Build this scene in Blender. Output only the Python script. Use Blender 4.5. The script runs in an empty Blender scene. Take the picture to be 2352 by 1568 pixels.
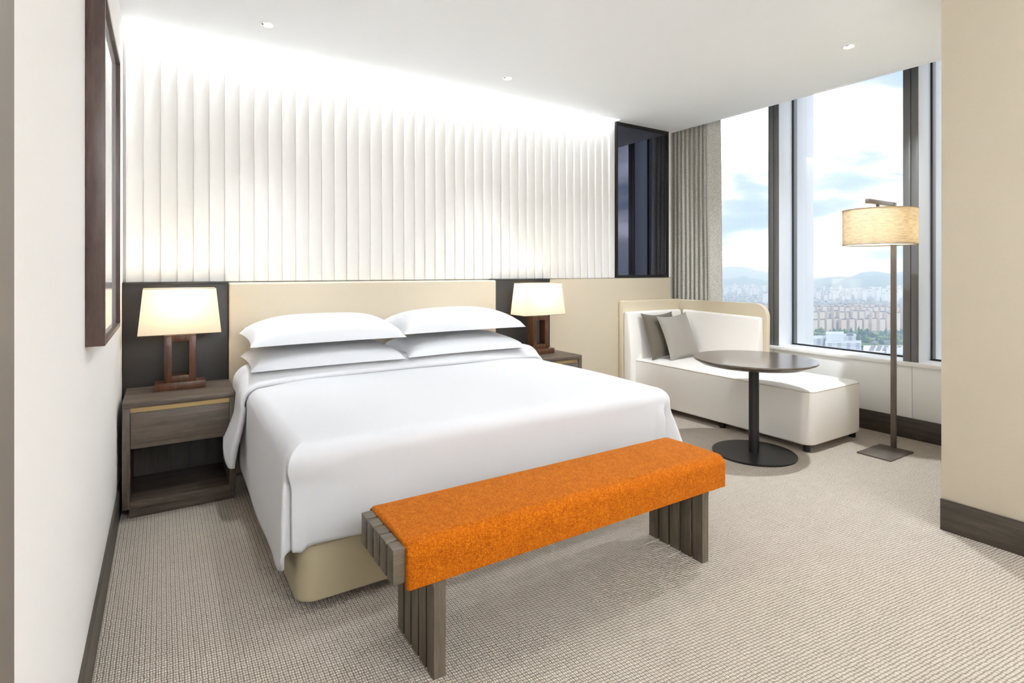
import bpy, bmesh, math, random
from mathutils import Vector, Matrix, noise
random.seed(7)
S = bpy.context.scene
COL = S.collection
PI = math.pi

# ------------------------------------------------------------------ camera
EYE = 1.28
cam_d = bpy.data.cameras.new('camera')
cam_d.sensor_width = 36.0
cam_d.lens = 1260.0 / 2352.0 * 36.0
cam_d.shift_y = -162.0 / 2352.0
cam_d.clip_start = 0.02
cam_d.clip_end = 60000
cam = bpy.data.objects.new('camera', cam_d)
COL.objects.link(cam)
cam.location = (0, 0, EYE)
cam.rotation_euler = (PI / 2, 0, -math.radians(32.5))
S.camera = cam

# ------------------------------------------------------------------ colour management
S.view_settings.view_transform = 'Standard'
S.view_settings.look = 'None'
S.view_settings.gamma = 1.0
S.view_settings.exposure = 1.66
S.view_settings.use_curve_mapping = False
S.cycles.use_denoising = True
S.cycles.max_bounces = 8
S.cycles.diffuse_bounces = 5
S.cycles.glossy_bounces = 4
S.cycles.transmission_bounces = 6
S.cycles.transparent_max_bounces = 10
S.cycles.volume_bounces = 0
S.cycles.sample_clamp_indirect = 6.0
S.cycles.adaptive_threshold = 0.025
S.cycles.caustics_reflective = False
S.cycles.caustics_refractive = False

# light levels for daylight, lamps of the place and added fill uplights
SKY = 1.4
SUN = 1.1
COVE = 17.5
DOWN = 7.0
TABLE_LAMP = 1.0
FLOOR_LAMP = 0.66
FILL_UPLIGHT = 36.0

# ------------------------------------------------------------------ world: blue sky with broad white clouds
W = bpy.data.worlds.new('sky')
S.world = W
W.use_nodes = True
wn, wl = W.node_tree.nodes, W.node_tree.links
wn.clear()
def wnode(t, **k):
    n = wn.new(t)
    for a, b in k.items():
        setattr(n, a, b)
    return n
w_tc = wnode('ShaderNodeTexCoord')
w_map = wnode('ShaderNodeMapping')
w_map.inputs['Scale'].default_value = (1.0, 1.0, 3.4)
w_map.inputs['Location'].default_value = (4.4, 0.5, 2.12)
w_n1 = wnode('ShaderNodeTexNoise')
w_n1.inputs['Scale'].default_value = 3.2
w_n1.inputs['Detail'].default_value = 9
w_n1.inputs['Roughness'].default_value = 0.52
w_n1.inputs['Distortion'].default_value = 0.25
w_r = wnode('ShaderNodeValToRGB')
w_cr = w_r.color_ramp
w_cr.elements[0].position = 0.385
w_cr.elements[0].color = (0.165, 0.205, 0.270, 1)
w_cr.elements[1].position = 0.66
w_cr.elements[1].color = (0.95, 0.96, 1.0, 1)
for p_, c_ in ((0.44, (0.195, 0.230, 0.285, 1)), (0.50, (0.34, 0.355, 0.375, 1))):
    e_ = w_cr.elements.new(p_)
    e_.color = c_
w_bg = wnode('ShaderNodeBackground')
w_bg.inputs['Strength'].default_value = SKY
w_out = wnode('ShaderNodeOutputWorld')
wl.new(w_tc.outputs['Generated'], w_map.inputs['Vector'])
wl.new(w_map.outputs[0], w_n1.inputs['Vector'])
wl.new(w_n1.outputs['Fac'], w_r.inputs['Fac'])
wl.new(w_r.outputs['Color'], w_bg.inputs['Color'])
wl.new(w_bg.outputs[0], w_out.inputs['Surface'])

# ------------------------------------------------------------------ sun on the city (behind the hotel, never enters the room)
sun_d = bpy.data.lights.new('sun', 'SUN')
sun_d.energy = SUN
sun_d.angle = 0.01
sun_d.color = (1.0, 0.95, 0.88)
sun = bpy.data.objects.new('sun', sun_d)
COL.objects.link(sun)
sun.rotation_euler = Vector((0.55, 0.62, -0.56)).to_track_quat('-Z', 'Y').to_euler()

# ================================================================== helpers
def lin(c):
    return tuple(((v / 255.0) / 12.92 if v / 255.0 <= 0.04045 else ((v / 255.0 + 0.055) / 1.055) ** 2.4) for v in c)

class NT:
    def __init__(self, name):
        self.m = bpy.data.materials.new(name)
        self.m.use_nodes = True
        self.n = self.m.node_tree.nodes
        self.l = self.m.node_tree.links
        self.b = self.n['Principled BSDF']
        self.out = self.n['Material Output']
    def new(self, t, **k):
        x = self.n.new(t)
        for a, b in k.items():
            if a in x.inputs.keys():
                x.inputs[a].default_value = b
            else:
                setattr(x, a, b)
        return x
    def link(self, a, b):
        self.l.new(a, b)
    def coord(self, scale=(1, 1, 1), rot=(0, 0, 0), kind='Object'):
        tc = self.new('ShaderNodeTexCoord')
        mp = self.new('ShaderNodeMapping')
        mp.inputs['Scale'].default_value = scale
        mp.inputs['Rotation'].default_value = rot
        self.link(tc.outputs[kind], mp.inputs['Vector'])
        return mp.outputs[0]
    def noise(self, vec, scale, detail=4, rough=0.55, dist=0.0):
        n = self.new('ShaderNodeTexNoise')
        n.inputs['Scale'].default_value = scale
        n.inputs['Detail'].default_value = detail
        n.inputs['Roughness'].default_value = rough
        n.inputs['Distortion'].default_value = dist
        self.link(vec, n.inputs['Vector'])
        return n.outputs['Fac']
    def ramp(self, fac, stops):
        r = self.new('ShaderNodeValToRGB')
        cr = r.color_ramp
        while len(cr.elements) < len(stops):
            cr.elements.new(0.5)
        for e, (p, c) in zip(cr.elements, stops):
            e.position = p
            e.color = (*c, 1)
        self.link(fac, r.inputs['Fac'])
        return r.outputs['Color']
    def math(self, op, a, b=None, clamp=False):
        x = self.new('ShaderNodeMath', operation=op)
        x.use_clamp = clamp
        for i, v in enumerate((a, b)):
            if v is None:
                continue
            if isinstance(v, (int, float)):
                x.inputs[i].default_value = v
            else:
                self.link(v, x.inputs[i])
        return x.outputs[0]
    def bump(self, h, strength=0.3, dist=0.002):
        bp = self.new('ShaderNodeBump')
        bp.inputs['Strength'].default_value = strength
        bp.inputs['Distance'].default_value = dist
        self.link(h, bp.inputs['Height'])
        self.link(bp.outputs[0], self.b.inputs['Normal'])
    def base(self, col, rough=0.6, metal=0.0, spec=0.5, sheen=0.0):
        self.b.inputs['Base Color'].default_value = (*col, 1)
        self.b.inputs['Roughness'].default_value = rough
        self.b.inputs['Metallic'].default_value = metal
        self.b.inputs['Specular IOR Level'].default_value = spec
        if sheen:
            self.b.inputs['Sheen Weight'].default_value = sheen
        return self
    def color(self, sock):
        self.link(sock, self.b.inputs['Base Color'])

def m_plain(name, rgb, rough=0.6, metal=0.0, spec=0.5, sheen=0.0, var=0.0, vscale=6.0):
    t = NT(name).base(lin(rgb), rough, metal, spec, sheen)
    if var:
        f = t.noise(t.coord(), vscale, 3)
        a = tuple(max(0, c * (1 - var)) for c in lin(rgb))
        b = tuple(min(1, c * (1 + var)) for c in lin(rgb))
        t.color(t.ramp(f, [(0.3, a), (0.7, b)]))
    return t.m

def m_fabric(name, rgb, scale=700.0, var=0.06, bump=0.15, rough=0.85, sheen=0.1, aniso=(1, 1, 1)):
    t = NT(name).base(lin(rgb), rough, 0, 0.25, sheen)
    f = t.noise(t.coord(aniso), scale, 2, 0.6)
    a = tuple(max(0, c * (1 - var)) for c in lin(rgb))
    b = tuple(min(1, c * (1 + var)) for c in lin(rgb))
    t.color(t.ramp(f, [(0.3, a), (0.7, b)]))
    t.bump(f, bump, 0.001)
    return t.m

def m_wood(name, dark, light, axis='x', rough=0.45, scale=1.0, spec=0.4):
    t = NT(name).base(lin(light), rough, 0, spec)
    sc = {'x': (0.9, 16, 16), 'y': (16, 0.9, 16), 'z': (16, 16, 0.9)}[axis]
    sc = tuple(v * scale for v in sc)
    v = t.coord(sc)
    n1 = t.noise(v, 2.0, 6, 0.6, 0.6)
    v2 = t.coord(tuple(a * 7 for a in sc))
    n2 = t.noise(v2, 2.5, 3, 0.6)
    f = t.math('ADD', t.math('MULTIPLY', n1, 0.6), t.math('MULTIPLY', n2, 0.4))
    mid = tuple((a + b) / 2 for a, b in zip(dark, light))
    t.color(t.ramp(f, [(0.36, lin(dark)), (0.5, lin(mid)), (0.64, lin(light))]))
    t.bump(n2, 0.12, 0.001)
    return t.m

def m_carpet():
    t = NT('carpet_loop').base(lin((188, 176, 160)), 0.95, 0, 0.1, 0.15)
    tc = t.new('ShaderNodeTexCoord')
    nz = t.new('ShaderNodeTexNoise')
    nz.inputs['Scale'].default_value = 60
    nz.inputs['Detail'].default_value = 2
    t.link(tc.outputs['Object'], nz.inputs['Vector'])
    vm = t.new('ShaderNodeVectorMath', operation='MULTIPLY_ADD')
    t.link(nz.outputs['Color'], vm.inputs[0])
    vm.inputs[1].default_value = (0.007, 0.010, 0)
    t.link(tc.outputs['Object'], vm.inputs[2])
    sp = t.new('ShaderNodeSeparateXYZ')
    t.link(vm.outputs[0], sp.inputs[0])
    x, y = sp.outputs[0], sp.outputs[1]
    px_, py_ = 0.0078, 0.0125
    hx = t.math('ABSOLUTE', t.math('SINE', t.math('MULTIPLY', t.math('DIVIDE', x, px_), PI)))
    gap = t.math('ABSOLUTE', t.math('SINE', t.math('MULTIPLY', t.math('DIVIDE', x, px_ * 2), PI)))
    hx = t.math('MULTIPLY', t.math('POWER', hx, 0.5), t.math('POWER', gap, 0.35))
    yy = t.math('ADD', y, t.math('MULTIPLY', x, 0.12))
    hy = t.math('ABSOLUTE', t.math('SINE', t.math('MULTIPLY', t.math('DIVIDE', yy, py_), PI)))
    h = t.math('MULTIPLY', hx, t.math('POWER', hy, 0.7))
    fine = t.noise(t.coord((1, 1, 1)), 420, 3, 0.7)
    blot = t.noise(t.coord((1, 1, 1)), 14, 4, 0.6)
    f = t.math('ADD', t.math('MULTIPLY', h, 0.72), t.math('ADD', t.math('MULTIPLY', fine, 0.34), t.math('MULTIPLY', blot, 0.10)))
    t.color(t.ramp(f, [(0.20, lin((104, 90, 75))), (0.50, lin((190, 175, 157))), (0.95, lin((236, 226, 211)))]))
    hh = t.math('ADD', h, t.math('MULTIPLY', fine, 0.4))
    t.bump(hh, 0.9, 0.006)
    return t.m

def m_orange():
    t = NT('orange_chenille').base(lin((200, 96, 12)), 0.9, 0, 0.1, 0.12)
    t.b.inputs['Sheen Tint'].default_value = (1.0, 0.6, 0.2, 1)
    a = t.noise(t.coord((1, 5, 5)), 100, 3, 0.7)
    b = t.noise(t.coord((5, 1, 1)), 100, 3, 0.7)
    c = t.noise(t.coord((1, 1, 1)), 34, 4, 0.65)
    f = t.math('ADD', t.math('ADD', t.math('MULTIPLY', a, 0.50), t.math('MULTIPLY', b, 0.38)), t.math('MULTIPLY', c, 0.12))
    t.color(t.ramp(f, [(0.36, lin((112, 48, 2))), (0.5, lin((162, 80, 7))), (0.64, lin((204, 124, 22)))]))
    t.bump(f, 0.5, 0.004)
    return t.m

def m_emit(name, rgb, strength):
    t = NT(name)
    t.b.inputs['Base Color'].default_value = (*rgb, 1)
    t.b.inputs['Emission Color'].default_value = (*rgb, 1)
    t.b.inputs['Emission Strength'].default_value = strength
    return t.m

def m_glass():
    t = NT('window_glass')
    tr = t.new('ShaderNodeBsdfTransparent')
    tr.inputs['Color'].default_value = (0.97, 0.985, 0.99, 1)
    gl = t.new('ShaderNodeBsdfGlossy')
    gl.inputs['Roughness'].default_value = 0.0
    mx = t.new('ShaderNodeMixShader')
    mx.inputs['Fac'].default_value = 0.05
    t.link(tr.outputs[0], mx.inputs[1])
    t.link(gl.outputs[0], mx.inputs[2])
    t.link(mx.outputs[0], t.out.inputs['Surface'])
    return t.m

def m_shade(name, rgb, slub=False, trans=0.6):
    t = NT(name)
    d = t.new('ShaderNodeBsdfDiffuse')
    tr = t.new('ShaderNodeBsdfTranslucent')
    mx = t.new('ShaderNodeMixShader')
    mx.inputs['Fac'].default_value = trans
    if slub:
        f = t.noise(t.coord((1, 1, 14)), 24, 4, 0.7)
        lo = tuple(c * 0.6 for c in lin(rgb))
        c = t.ramp(f, [(0.32, lo), (0.62, lin(rgb))])
        t.link(c, d.inputs['Color'])
        t.link(c, tr.inputs['Color'])
    else:
        d.inputs['Color'].default_value = (*lin(rgb), 1)
        tr.inputs['Color'].default_value = (*lin(rgb), 1)
    t.link(d.outputs[0], mx.inputs[1])
    t.link(tr.outputs[0], mx.inputs[2])
    t.link(mx.outputs[0], t.out.inputs['Surface'])
    return t.m

def m_facade(name, wall, win, ww=4.0, wh=2.9, duty=0.5):
    t = NT(name).base(lin(wall), 0.8, 0, 0.2)
    tc = t.new('ShaderNodeTexCoord')
    sp = t.new('ShaderNodeSeparateXYZ')
    t.link(tc.outputs['Object'], sp.inputs[0])
    u = t.math('FRACT', t.math('DIVIDE', t.math('ADD', t.math('ADD', sp.outputs[0], sp.outputs[1]), 500.0), ww))
    v = t.math('FRACT', t.math('DIVIDE', sp.outputs[2], wh))
    a = t.math('GREATER_THAN', u, 1 - duty)
    b = t.math('GREATER_THAN', v, 0.45)
    c = t.math('MULTIPLY', a, b)
    geo = t.new('ShaderNodeNewGeometry')
    sn = t.new('ShaderNodeSeparateXYZ')
    t.link(geo.outputs['Normal'], sn.inputs[0])
    c = t.math('MULTIPLY', c, t.math('LESS_THAN', sn.outputs[2], 0.5))
    t.color(t.ramp(c, [(0.0, lin(wall)), (1.0, lin(win))]))
    return t.m

M = {}
M['ceiling'] = m_plain('ceiling_paint', (249, 251, 253), 0.9, spec=0.1)
M['wallpaper'] = m_fabric('white_wallpaper', (242, 238, 235), 260, 0.025, 0.05, 0.8, 0, (1, 6, 0.25))
M['beige_wall'] = m_fabric('beige_fabric_wall', (206, 194, 174), 260, 0.03, 0.06, 0.85, 0, (1, 6, 0.25))
M['taupe'] = m_plain('taupe_panel', (122, 112, 103), 0.6)
M['flute'] = m_plain('white_fluted', (238, 235, 231), 0.55, spec=0.3)
M['leather'] = m_fabric('beige_leather', (201, 188, 166), 260, 0.025, 0.08, 0.55, 0)
M['base_leather'] = m_fabric('khaki_leather', (176, 163, 134), 260, 0.03, 0.1, 0.5, 0)
M['dark_panel'] = m_plain('dark_lacquer', (40, 36, 33), 0.45, spec=0.4)
M['oak_x'] = m_wood('grey_oak_x', (62, 52, 44), (104, 91, 79), 'x')
M['oak_z'] = m_wood('grey_oak_z', (62, 52, 44), (104, 91, 79), 'z')
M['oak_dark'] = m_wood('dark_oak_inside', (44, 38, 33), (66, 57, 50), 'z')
M['skirting_y'] = m_wood('skirting_oak', (50, 43, 37), (84, 75, 65), 'y')
M['bench_x'] = m_wood('bench_oak_x', (74, 65, 53), (110, 99, 83), 'x')
M['bench_z'] = m_wood('bench_oak_z', (74, 65, 53), (110, 99, 83), 'z')
M['frame_wood'] = m_wood('frame_walnut', (58, 42, 37), (84, 65, 58), 'z', 0.4, 2.0)
M['lamp_wood'] = m_wood('lamp_walnut', (60, 36, 22), (98, 64, 42), 'z', 0.3, 1.4)
M['brass'] = m_plain('brass_strip', (172, 146, 98), 0.4, 0.45)
M['linen'] = m_fabric('white_linen', (210, 209, 211), 500, 0.015, 0.06, 0.85, 0.1)
M['pillow'] = m_fabric('pillow_linen', (219, 219, 222), 500, 0.015, 0.06, 0.85, 0.1)
M['sheet'] = m_fabric('fitted_sheet', (222, 221, 222), 500, 0.015, 0.06, 0.85, 0.1)
M['orange'] = m_orange()
M['chaise'] = m_fabric('cream_chenille', (238, 232, 225), 420, 0.05, 0.3, 0.9, 0.2)
M['chaise_shell'] = m_fabric('beige_shell_leather', (210, 196, 170), 260, 0.025, 0.06, 0.5, 0)
M['piping'] = m_plain('piping_cord', (202, 192, 178), 0.8)
M['cushion_dark'] = m_fabric('taupe_cushion', (98, 89, 76), 500, 0.06, 0.2, 0.75, 0.3)
M['cushion_light'] = m_fabric('grey_cushion', (150, 143, 134), 500, 0.05, 0.2, 0.6, 0.35)
M['black_metal'] = m_plain('black_metal', (40, 38, 37), 0.38, 0.5)
M['bronze_metal'] = m_plain('bronze_metal', (118, 108, 98), 0.36, 0.6)
M['table_top'] = m_wood('table_oak', (72, 64, 58), (98, 88, 80), 'x', 0.16, 1.2, 0.9)
def m_curtain(*a):
    m = m_fabric(*a)
    nt = m.node_tree
    pr = nt.nodes['Principled BSDF']
    tr = nt.nodes.new('ShaderNodeBsdfTranslucent')
    mx = nt.nodes.new('ShaderNodeMixShader')
    mx.inputs['Fac'].default_value = 0.3
    src = pr.inputs['Base Color'].links[0].from_socket
    nt.links.new(src, tr.inputs['Color'])
    nt.links.new(pr.outputs[0], mx.inputs[1])
    nt.links.new(tr.outputs[0], mx.inputs[2])
    nt.links.new(mx.outputs[0], nt.nodes['Material Output'].inputs['Surface'])
    return m
M['curtain'] = m_curtain('heather_curtain', (222, 218, 210), 150, 0.34, 0.25, 0.95, 0.1)
M['alu'] = m_plain('shaded_grey_aluminium', (114, 113, 112), 0.45, 0.4)  # mullion covers: room shade is put into this grey
M['alu_lit'] = m_plain('lit_pale_aluminium', (240, 241, 245), 0.5, 0.1)  # mullion flanks: window light is put into this tone; also fins, outer sill
M['gasket'] = m_plain('black_gasket', (38, 38, 44), 0.7)
M['white_sill'] = m_plain('white_sill', (246, 245, 243), 0.4)
M['glass'] = m_glass()
M['shade_white'] = m_shade('white_shade', (251, 244, 230), trans=0.6)
M['shade_linen'] = m_shade('slubbed_linen_shade', (248, 234, 208), True, 0.55)
M['shade_rim'] = m_plain('shade_rim', (120, 104, 80), 0.7)
M['diffuser'] = m_shade('lamp_diffuser', (252, 250, 246), trans=0.75)
M['fixture'] = m_plain('white_fixture', (244, 243, 240), 0.4)
M['lens'] = m_emit('downlight_lens', (1.0, 0.95, 0.86), 3.0)
M['led'] = m_emit('led_strip', (1.0, 0.965, 0.92), 1.0)
M['tint_mirror'] = m_plain('tinted_mirror', (94, 96, 108), 0.02, 1.0)
M['art'] = m_plain('white_print_under_glass', (232, 230, 236), 0.03, 0, 0.9)

# ------------------------------------------------------------------ mesh helpers (all in world coordinates)
OFF = {}
def link_mesh(name, bm, mat, parent=None, smooth=False, auto=None):
    me = bpy.data.meshes.new(name)
    off = OFF.get(parent.name, Vector((0, 0, 0))) if parent else Vector((0, 0, 0))
    if off.length:
        bmesh.ops.translate(bm, vec=-off, verts=bm.verts)
    bmesh.ops.recalc_face_normals(bm, faces=bm.faces)
    bm.to_mesh(me)
    bm.free()
    if smooth:
        for p in me.polygons:
            p.use_smooth = True
        if auto is not None:
            me.set_sharp_from_angle(angle=math.radians(auto))
    me.materials.append(mat)
    o = bpy.data.objects.new(name, me)
    COL.objects.link(o)
    if parent:
        o.parent = parent
        OFF[o.name] = off
    return o

def tag(o, label, cat=None, group=None, kind=None):
    o['label'] = label
    if cat:
        o['category'] = cat
    if group:
        o['group'] = group
    if kind:
        o['kind'] = kind
    return o

def struct(o, label=None):
    o['kind'] = 'structure'
    if label:
        o['label'] = label
    return o

def thing(name, label, cat, loc, group=None):
    o = bpy.data.objects.new(name, None)
    o.empty_display_size = 0.05
    COL.objects.link(o)
    o.location = loc
    OFF[o.name] = Vector(loc)
    return tag(o, label, cat, group)

def copy_tree(o, parent=None):
    c = o.copy()
    COL.objects.link(c)
    c.parent = parent
    for ch in list(o.children):
        copy_tree(ch, c)
    return c

def BM():
    return bmesh.new()

def add_box(bm, x0, x1, y0, y1, z0, z1, bev=0.0, seg=2):
    vs = [bm.verts.new((x, y, z)) for x in (x0, x1) for y in (y0, y1) for z in (z0, z1)]
    fs = []
    for idx in ((0, 1, 3, 2), (4, 6, 7, 5), (0, 4, 5, 1), (2, 3, 7, 6), (0, 2, 6, 4), (1, 5, 7, 3)):
        fs.append(bm.faces.new([vs[i] for i in idx]))
    if bev > 0:
        es = list({e for f in fs for e in f.edges})
        bmesh.ops.bevel(bm, geom=es, offset=bev, offset_type='OFFSET', segments=seg, profile=0.5, affect='EDGES', clamp_overlap=True)
    return bm

def box(name, mat, x0, x1, y0, y1, z0, z1, parent=None, bev=0.003, seg=2, smooth=True):
    bm = add_box(BM(), x0, x1, y0, y1, z0, z1, bev, seg)
    return link_mesh(name, bm, mat, parent, smooth and bev > 0, 40)

def prism(pts, lo, hi, axis, bev=0.0, seg=2):
    """pts: 2-D outline; axis 'x' -> (y,z) outline, 'y' -> (x,z), 'z' -> (x,y)"""
    bm = BM()
    def mk(p, t):
        return {'x': (t, p[0], p[1]), 'y': (p[0], t, p[1]), 'z': (p[0], p[1], t)}[axis]
    a = [bm.verts.new(mk(p, lo)) for p in pts]
    b = [bm.verts.new(mk(p, hi)) for p in pts]
    n = len(pts)
    fa = bm.faces.new(a)
    fb = bm.faces.new(list(reversed(b)))
    for i in range(n):
        bm.faces.new((a[i], b[i], b[(i + 1) % n], a[(i + 1) % n]))
    if bev:
        es = list(fa.edges) + list(fb.edges)
        bmesh.ops.bevel(bm, geom=es, offset=bev, offset_type='OFFSET', segments=seg, profile=0.5, affect='EDGES', clamp_overlap=True)
    return bm

def lathe(profile, cx, cy, n=64):
    bm = BM()
    rings = []
    for r, z in profile:
        if r < 1e-6:
            rings.append([bm.verts.new((cx, cy, z))])
        else:
            rings.append([bm.verts.new((cx + r * math.cos(2 * PI * i / n), cy + r * math.sin(2 * PI * i / n), z)) for i in range(n)])
    for a, b in zip(rings[:-1], rings[1:]):
        for i in range(n):
            j = (i + 1) % n
            if len(a) == 1 and len(b) == 1:
                continue
            if len(a) == 1:
                bm.faces.new((a[0], b[i], b[j]))
            elif len(b) == 1:
                bm.faces.new((a[i], b[0], a[j]))
            else:
                bm.faces.new((a[i], b[i], b[j], a[j]))
    return bm

def arc(cx, cy, r, a0, a1, n):
    return [(cx + r * math.cos(math.radians(a0 + (a1 - a0) * i / n)), cy + r * math.sin(math.radians(a0 + (a1 - a0) * i / n))) for i in range(n + 1)]

def tube(pts, r, n=8, closed=False):
    bm = BM()
    P = [Vector(p) for p in pts]
    rings = []
    m = len(P)
    for i, p in enumerate(P):
        a = P[(i - 1) % m] if (closed or i > 0) else P[i]
        b = P[(i + 1) % m] if (closed or i < m - 1) else P[i]
        t = (b - a).normalized()
        u = t.orthogonal().normalized() if abs(t.z) > 0.95 else t.cross(Vector((0, 0, 1))).normalized()
        v = t.cross(u).normalized()
        rings.append([bm.verts.new(p + r * (math.cos(2 * PI * k / n) * u + math.sin(2 * PI * k / n) * v)) for k in range(n)])
    rng = range(m) if closed else range(m - 1)
    for i in rng:
        a, b = rings[i], rings[(i + 1) % m]
        for k in range(n):
            bm.faces.new((a[k], a[(k + 1) % n], b[(k + 1) % n], b[k]))
    if not closed:
        bm.faces.new(rings[0])
        bm.faces.new(list(reversed(rings[-1])))
    return bm

# ================================================================== the room shell
LX = -0.197        # left wall
WX = 4.82          # apron under the window
GX = 5.07          # glazing plane
RX = 3.265         # wall on the right
RY = 1.154         # its far corner
CZ = 2.73          # ceiling
CEX = 4.50         # ceiling edge before the curtain pocket
BY = 3.97          # wall behind the panelling
NY = -2.2          # wall behind the camera

fl = box('floor', m_carpet(), LX - 0.2, 5.2, NY - 0.2, 4.4, -0.12, 0.0, bev=0)
struct(fl, 'beige ribbed loop-pile carpet')
wl_ = box('wall_left', M['wallpaper'], LX - 0.15, LX, NY, 4.3, 0.0, 3.3, bev=0)
struct(wl_, 'white wallpapered wall left of the bed')
wb = box('wall_back', M['flute'], LX - 0.15, 4.485, BY, 4.3, 0.0, 3.3, bev=0)
struct(wb, 'wall behind the bed')
struct(box('wall_niche', M['wallpaper'], 4.485, 5.4, 4.22, 4.3, 0.0, 3.3, bev=0), 'end wall of the curtain niche')
struct(box('wall_right', M['beige_wall'], RX, 5.4, NY, RY, 0.0, 3.3, bev=0.002), 'beige fabric-covered wall at the right edge')
struct(box('wall_front', M['wallpaper'], LX - 0.15, RX, NY - 0.15, NY, 0.0, 3.3, bev=0), 'wall behind the camera')

# ceiling in one slab with a light slot along the fluted wall and a curtain pocket at the window
ce = box('ceiling', M['ceiling'], LX, CEX - 0.03, NY, 3.88, CZ, CZ + 0.05, bev=0.0)
struct(ce, 'flat white ceiling')
box('slab', M['ceiling'], 3.705, CEX - 0.03, 3.88, BY, CZ, CZ + 0.05, ce, bev=0)
box('edge_bead', M['ceiling'], CEX - 0.026, CEX + 0.012, RY - 0.1, 4.22, CZ - 0.002, CZ + 0.12, ce, bev=0.002)
box('slab', M['ceiling'], LX - 0.15, 5.4, NY - 0.15, 4.35, 3.3, 3.4, ce, bev=0)
box('slot_side', M['ceiling'], LX, 3.705, 3.868, 3.879, CZ + 0.05, 3.3, ce, bev=0)
box('slot_side', M['ceiling'], 3.705, 3.715, 3.88, BY, CZ + 0.05, 3.3, ce, bev=0)

# skirting
struct(box('baseboard_left', M['skirting_y'], LX, LX + 0.012, NY, 3.93, 0.0, 0.15, bev=0.002), 'dark oak skirting on the left wall')
struct(box('baseboard_right', M['skirting_y'], RX - 0.014, RX, NY, RY, 0.0, 0.152, bev=0.002), 'dark oak skirting on the beige wall')
struct(box('baseboard_window', M['skirting_y'], WX - 0.014, WX, RY, 4.22, 0.0, 0.157, bev=0.002), 'dark oak skirting under the window')

# taupe door casing at the extreme left
struct(box('trim_1', M['taupe'], LX, LX + 0.004, 0.4, 1.128, 0.0, CZ, bev=0.001), 'taupe casing edge at the far left')

# fluted panelling: 45 individual flutes in three panels
PITCH = 0.0863
FL0 = 1.112 - 15 * PITCH
def flute_bm():
    w, d = PITCH - 0.0006, 0.015
    pts = [(0.0, 0.03)]
    pts += [(0.0, 0.006)] + [(0.007 - 0.007 * math.cos(a), 0.006 - 0.007 * math.sin(a)) for a in (0.4, 0.8, 1.2, 1.57)]
    for i in range(1, 9):
        t = i / 8
        pts.append((0.007 + (w - 0.007) * t, -0.001 + d * (t ** 1.5)))
    pts.append((w, 0.03))
    bm = BM()
    a = [bm.verts.new((x, BY - 0.03 + y, 1.214)) for x, y in pts]
    b = [bm.verts.new((x, BY - 0.03 + y, 2.985)) for x, y in pts]
    n = len(pts)
    bm.faces.new(a)
    bm.faces.new(list(reversed(b)))
    for i in range(n):
        bm.faces.new((a[i], b[i], b[(i + 1) % n], a[(i + 1) % n]))
    return bm
wf = struct(box('wall_fluting', M['flute'], LX, 3.705, BY - 0.002, BY, 1.214, 2.985, bev=0), 'white vertical fluting above the headboard')
fl0 = link_mesh('flute', flute_bm(), M['flute'], wf, True, 35)
for k in range(45):
    f = fl0 if k == 0 else fl0.copy()
    if k:
        COL.objects.link(f)
    f.location.x = FL0 + k * PITCH + (0.0012 if k in (15, 30) else 0.0)

# light strip hidden in the slot above the flutes
strip = box('led_strip', M['led'], LX + 0.05, 3.69, 3.884, 3.896, 2.95, 2.962, bev=0)
tag(strip, 'thin white light strip hidden in the ceiling slot above the fluted wall', 'light strip')
ld = bpy.data.lights.new('cove_light', 'AREA')
ld.shape = 'RECTANGLE'
ld.size = 3.8
ld.size_y = 0.025
ld.energy = COVE
ld.color = (0.865, 0.94, 1.0)
lo = bpy.data.objects.new('cove_light', ld)
COL.objects.link(lo)
lo.location = (1.76, 3.905, 2.93)
lo.rotation_euler = (0.05, 0, 0)

# headboard panels
hb = box('headboard', M['leather'], 0.352, 2.295, 3.84, BY, 0.0, 1.205, bev=0.012, seg=3)
tag(hb, 'wide cream leather headboard panel behind the bed pillows', 'headboard')
dp = box('back_panel', M['dark_panel'], LX + 0.002, 0.349, 3.868, BY, 0.0, 1.208, bev=0.003)
tag(dp, 'dark brown panel behind the table lamp nearest the framed picture', 'wall panel', 'dark panels behind the table lamps')
box('top_cap', M['dark_panel'], LX + 0.002, 0.349, 3.864, BY, 1.2, 1.2125, dp, bev=0.001)
dp2 = box('back_panel', M['dark_panel'], 2.297, 2.858, 3.868, BY, 0.0, 1.2085, bev=0.003)
tag(dp2, 'dark panel behind the table lamp on the window side of the bed', 'wall panel', 'dark panels behind the table lamps')
box('top_cap', M['dark_panel'], 2.297, 2.858, 3.864, BY, 1.2, 1.2125, dp2, bev=0.001)
rp = box('wall_cladding', M['leather'], 2.861, 4.485, 3.945, BY, 0.0, 1.211, bev=0.008, seg=3)
tag(rp, 'long cream leather wall panel between the right lamp and the curtain', 'wall panel')

# dark mirror with its frame
mr = thing('wall_mirror', 'tall dark tinted mirror in a black frame beside the curtain', 'mirror', (4.078, 3.96, 1.214))
box('mirror_glass', M['tint_mirror'], 3.735, 4.425, 3.95, 3.962, 1.24, CZ - 0.03, mr, bev=0)
for a in ((3.708, 3.735, 1.215, CZ), (4.425, 4.449, 1.215, CZ), (3.735, 4.425, 1.215, 1.24), (3.735, 4.425, CZ - 0.035, CZ)):
    box('frame_bar', M['black_metal'], a[0], a[1], 3.942, BY, a[2], a[3], mr, bev=0.002)
struct(box('trim_2', M['flute'], 4.449, 4.485, 3.945, BY, 1.214, CZ, bev=0.002), 'narrow white wall edge between mirror and curtain')

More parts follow.
